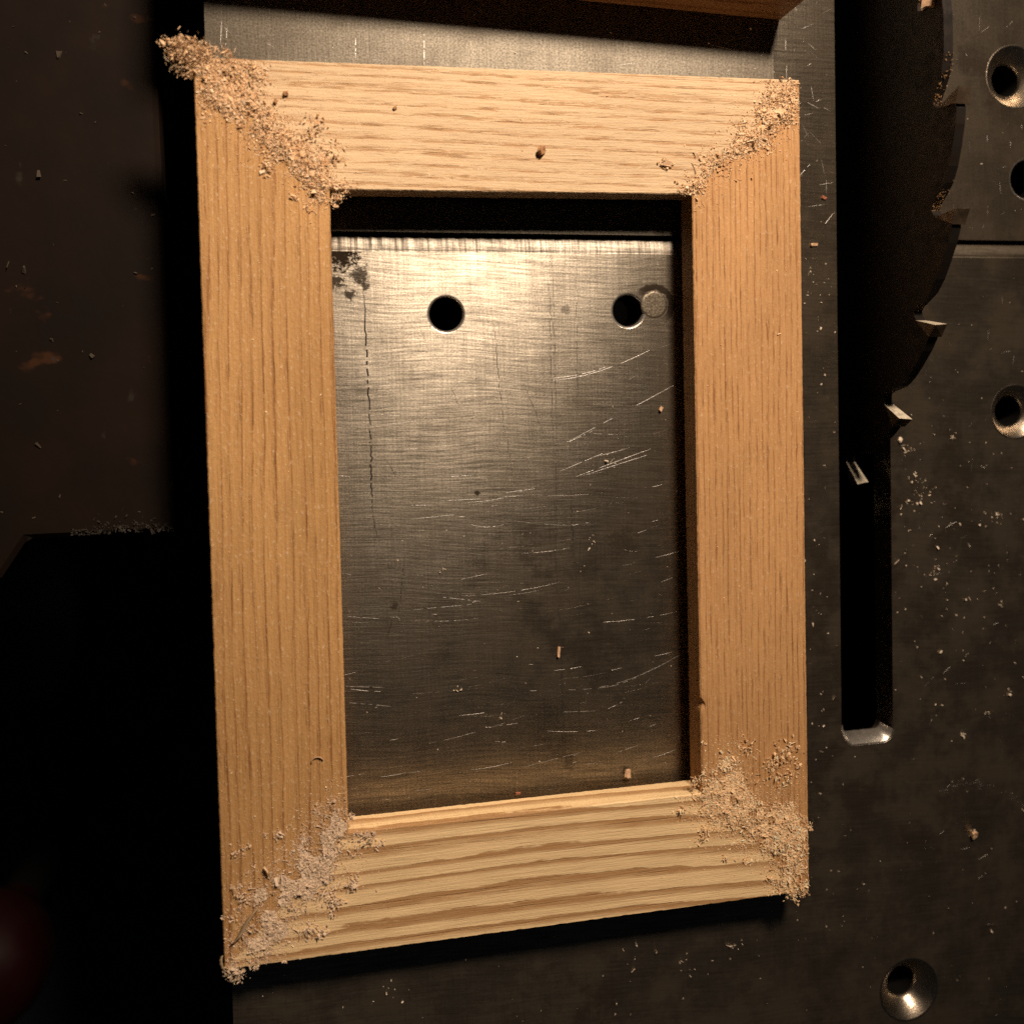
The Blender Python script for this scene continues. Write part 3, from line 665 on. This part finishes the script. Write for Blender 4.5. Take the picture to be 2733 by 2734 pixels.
# dust caught in the gullets of the blade
parts = []
for k in range(-1, 4):
    for _ in range(60 if k <= 1 else 14):
        a = rng.choice((rng.normal(14.3, 0.9), rng.uniform(9, 15.3))) if k < 0 or k == 0 else rng.normal(14.4, 1.2)
        a = min(max(a, 4.5), 15.35)
        rr = np.interp(a, [p_[0] for p_ in prof], [p_[1] for p_ in prof]) / 1000 + 0.0001
        t = math.radians(A0 + ST * (k - (1 if True else 0)) + a)
        Pp = np.array([[rng.uniform(BX0, BX1), BC[0] + rr * math.cos(t), BC[1] + rr * math.sin(t)]])
        parts.append(flakes(Pp, 0.00036, 1.0))
stuff('sawdust', 'golden sawdust packed into the gullets of the saw blade', parts, plain('resin_caked_sawdust', (0.30, 0.17, 0.07), 0.8, 0, 0.8, 600))

# ---- single chips one can point to
def chip(label, c, dims, rz, mat, tiltx=0.2, tilty=0.1, seed=1, group='loose wood chips'):
    bm = bmesh.new(); bmesh.ops.create_cube(bm, size=1.0)
    bmesh.ops.subdivide_edges(bm, edges=bm.edges[:], cuts=2, use_grid_fill=True)
    for v in bm.verts:
        n_ = mnoise.noise_vector(v.co * 1.7 + Vector((seed * 3.1, seed, 0)))
        v.co += n_ * 0.28; v.co.z += 0.5 * v.co.x ** 2
        v.co = Vector((v.co.x * dims[0], v.co.y * dims[1], v.co.z * dims[2]))
    bm.transform(Matrix.Rotation(tiltx, 4, 'X') @ Matrix.Rotation(tilty, 4, 'Y'))
    zmin = min(v.co.z for v in bm.verts); 
    for v in bm.verts: v.co.z -= zmin
    o = bmobj('wood_chip', bm, mat); o.location = c; o.rotation_euler = (0, 0, rz)
    return tag(o, label, 'wood chip', group)
CH1 = plain('brown_chip', (0.42, 0.22, 0.10), 0.75, 0, 0.5, 900); CH2 = plain('tan_chip', (0.66, 0.43, 0.26), 0.75, 0, 0.4, 900); CH3 = plain('red_chip', (0.45, 0.17, 0.09), 0.75, 0, 0.4, 900)
chip('squarish brown wood chip alone on the upper rail of the frame', at(1443, 403, T), (0.0017, 0.0014, 0.0010), 0.6, CH1, 0.5, 0.3, 1)
chip('small dark crumb on the upper rail, the one further from the sawdust heap', at(763, 250, T), (0.0010, 0.0008, 0.0007), 0.2, CH1, 0.4, 0.2, 2)
chip('small dark crumb on the upper rail, the one nearer the sawdust heap', at(736, 272, T), (0.0008, 0.0007, 0.0006), 1.0, CH1, 0.4, 0.2, 3)
chip('tiny crumb on the upper rail left of its middle', at(1054, 288, T), (0.0007, 0.0005, 0.0004), 0.4, CH1, 0.3, 0.2, 4)
chip('pale flake on the upper rail near its right end', at(1781, 438, T), (0.0022, 0.0012, 0.0005), -0.3, CH2, 0.2, 0.1, 5)
chip('tan chip on the steel inside the frame beside the lower rail', at(1672, 2062), (0.0019, 0.0014, 0.0007), 1.2, CH2, 0.5, 0.4, 6)
chip('upright splinter on the steel in the middle of the frame opening', at(1490, 1740), (0.0024, 0.0006, 0.0005), 1.45, CH2, 0.2, 0.1, 7)
chip('small reddish chip on the steel close to the lower rail', at(1382, 2118), (0.0012, 0.0006, 0.0004), 0.0, CH3, 0.2, 0.1, 8)
chip('red chip on the steel strip between the frame and the blade slot', at(2198, 528), (0.0012, 0.0006, 0.0004), -0.4, CH3, 0.3, 0.1, 9)
chip('tan splinter on the steel strip, below the red chip', at(2172, 653), (0.0018, 0.0006, 0.0004), 0.05, CH2, 0.2, 0.1, 10)
chip('pinkish chip alone on the dark steel at the lower right', at(2594, 2226), (0.0013, 0.0019, 0.0008), 0.2, CH2, 0.3, 0.2, 11)
chip('bright golden flake stuck high on the saw blade', (BX0 - 0.0006, 0.1135, 0.0282), (0.0012, 0.0042, 0.0034), 0.0, CH2, 0.2, 1.0, 12)  # added flake in place of bright, pitch-covered braze at the gullet
chip('pale flake on the steel in the opening, upper of the pair by the right rail', at(1763, 1092), (0.0011, 0.0007, 0.0004), 1.0, CH2, 0.3, 0.2, 13)

def curl(label, pts, width, mat, thick=0.00012, side=(0, 0, 1)):
    """thin curled shaving swept along a path, width running along `side`"""
    pts = [Vector(p_) for p_ in pts]; s_ = Vector(side).normalized() * width / 2
    V = []; Fc = []; n = len(pts)
    for i, p_ in enumerate(pts):
        d = (pts[min(i + 1, n - 1)] - pts[max(i - 1, 0)]).normalized(); nn = d.cross(s_).normalized() * thick / 2
        tp = 0.6 + 0.4 * math.sin(math.pi * (i + 0.7) / (n + 0.4)) + 0.12 * math.sin(i * 2.1)
        V += [p_ - s_ * tp - nn, p_ + s_ * tp - nn, p_ + s_ * tp + nn, p_ - s_ * tp + nn]
    for i in range(n - 1):
        for q in range(4):
            a = 4 * i + q; b = 4 * i + (q + 1) % 4; Fc.append((a, b, b + 4, a + 4))
    Fc += [(0, 3, 2, 1), (4 * n - 4, 4 * n - 3, 4 * n - 2, 4 * n - 1)]
    return tag(mesh('wood_shaving', V, Fc, mat, None, True), label, 'shaving', 'curled shavings')
SH = plain('shaving', (0.46, 0.33, 0.20), 0.6, 0, 0.4, 600)
def arc(zx, zy, rx, ry, a0, a1, z, ox, oy, s, n=14, dz=0):
    return [at(ox + (zx + rx * math.cos(math.radians(a))) / s, oy + (zy - ry * math.sin(math.radians(a))) / s, z + dz * i / (n - 1)) for i, a in enumerate(np.linspace(a0, a1, n))]
curl('curled brown shaving hanging off the upper left corner over the dark gap', arc(240, 600, 72, 52, 195, -10, T - 0.0016, 400, 0, 3.218), 0.0014, SH, 0.00012, (0.1, -0.75, 0.65))
curl('thin wavy shaving near the inner edge of the left rail', arc(960, 95, 44, 36, 195, 20, T + 0.0004, 500, 2000, 2.7586), 0.0005, CH2)
curl('pale shaving curling over the lower left tip of the frame', arc(330, 1570, 85, 90, 150, 235, T + 0.0002, 500, 2000, 2.7586), 0.0012, SH, 0.0001, (0.7, 0.5, 0.5))
curl('flat pale shaving lying along the lower left mitre', [at(500 + x / 2.7586, 2000 + y / 2.7586, T + 0.0009) for x, y in ((330, 1440), (370, 1400), (400, 1350), (430, 1290), (470, 1230), (510, 1180))], 0.0022, SH, 0.0001, (0.7, 0.6, 0.3))
curl('white lit splinter on the left part of the lower left heap', [at(500 + x / 2.7586, 2000 + y / 2.7586, T + 0.0012) for x, y in ((565, 870), (585, 895), (603, 925))], 0.0007, MAT['speck'], 0.0002)

# ================================================================= lower ledge, floor, red knob to the left
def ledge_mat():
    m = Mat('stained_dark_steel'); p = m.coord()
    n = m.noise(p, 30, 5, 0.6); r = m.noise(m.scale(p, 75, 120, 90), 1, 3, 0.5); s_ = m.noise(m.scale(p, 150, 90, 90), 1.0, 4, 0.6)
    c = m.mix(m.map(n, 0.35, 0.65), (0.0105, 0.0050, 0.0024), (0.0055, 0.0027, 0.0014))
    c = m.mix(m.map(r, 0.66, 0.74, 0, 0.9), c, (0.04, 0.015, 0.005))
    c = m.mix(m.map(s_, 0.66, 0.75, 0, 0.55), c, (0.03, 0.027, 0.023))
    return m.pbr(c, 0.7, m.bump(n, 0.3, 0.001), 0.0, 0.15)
LZ = -0.022
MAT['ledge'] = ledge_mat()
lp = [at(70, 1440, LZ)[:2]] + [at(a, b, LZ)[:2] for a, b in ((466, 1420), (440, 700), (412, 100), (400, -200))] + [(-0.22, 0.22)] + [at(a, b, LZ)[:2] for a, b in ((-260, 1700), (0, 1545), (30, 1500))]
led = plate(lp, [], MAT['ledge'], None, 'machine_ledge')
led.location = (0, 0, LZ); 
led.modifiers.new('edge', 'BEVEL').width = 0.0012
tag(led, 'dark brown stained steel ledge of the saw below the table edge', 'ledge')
P = []
for _ in range(260):
    t = rng.random(); a = 190 + t * 270; b = 1436 - 0.052 * (a - 70) - abs(rng.normal(0, 12)) * (1.6 if 250 < a < 420 else 0.7)
    P.append(at(a, b, LZ))
P = np.array(P)
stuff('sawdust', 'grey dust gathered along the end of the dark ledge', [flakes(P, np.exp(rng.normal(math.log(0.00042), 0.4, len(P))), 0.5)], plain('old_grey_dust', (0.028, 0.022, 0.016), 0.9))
P = np.array([at(rng.uniform(0, 420), rng.uniform(0, 1400), LZ) for _ in range(45)])
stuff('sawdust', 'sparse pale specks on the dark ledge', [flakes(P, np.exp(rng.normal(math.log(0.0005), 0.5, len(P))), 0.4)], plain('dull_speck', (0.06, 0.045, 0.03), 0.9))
FZ = -0.32
fl = mesh('floor', [(-1.6, -1.6, FZ), (1.6, -1.6, FZ), (1.6, 1.6, FZ), (-1.6, 1.6, FZ)], [(0, 1, 2, 3)], MAT['floor']); tag(fl, kind='structure')
# red knob
kc = at(-30, 2540, -0.16)
kp = [(0.0, 0.030), (0.010, 0.029), (0.018, 0.0255), (0.0225, 0.020), (0.0245, 0.012), (0.0245, 0.002), (0.022, -0.006), (0.016, -0.010), (0.010, -0.013), (0.010, -0.03)]
RED = plain('red_plastic', (0.010, 0.0006, 0.0007), 0.6, 0, 0.2, 60, 0.15)
kn = tag(empty('red_knob', (float(kc[0]), float(kc[1]), float(kc[2]))), 'glossy dark red rounded knob in the shadow at the lower left', 'knob')
lathe('grip', 0, 0, [(max(r_, 1e-5), z_) for r_, z_ in kp], RED, kn, 48)
lathe('stem', 0, 0, [(0.0085, -0.012), (0.0085, FZ - float(kc[2]))], MAT['black'], kn, 24)

S.render.engine = 'CYCLES'
S.cycles.max_bounces = 4; S.cycles.diffuse_bounces = 2; S.cycles.glossy_bounces = 3
S.cycles.use_denoising = False
S.cycles.use_adaptive_sampling = True; S.cycles.adaptive_threshold = 0.02; S.cycles.adaptive_min_samples = 20
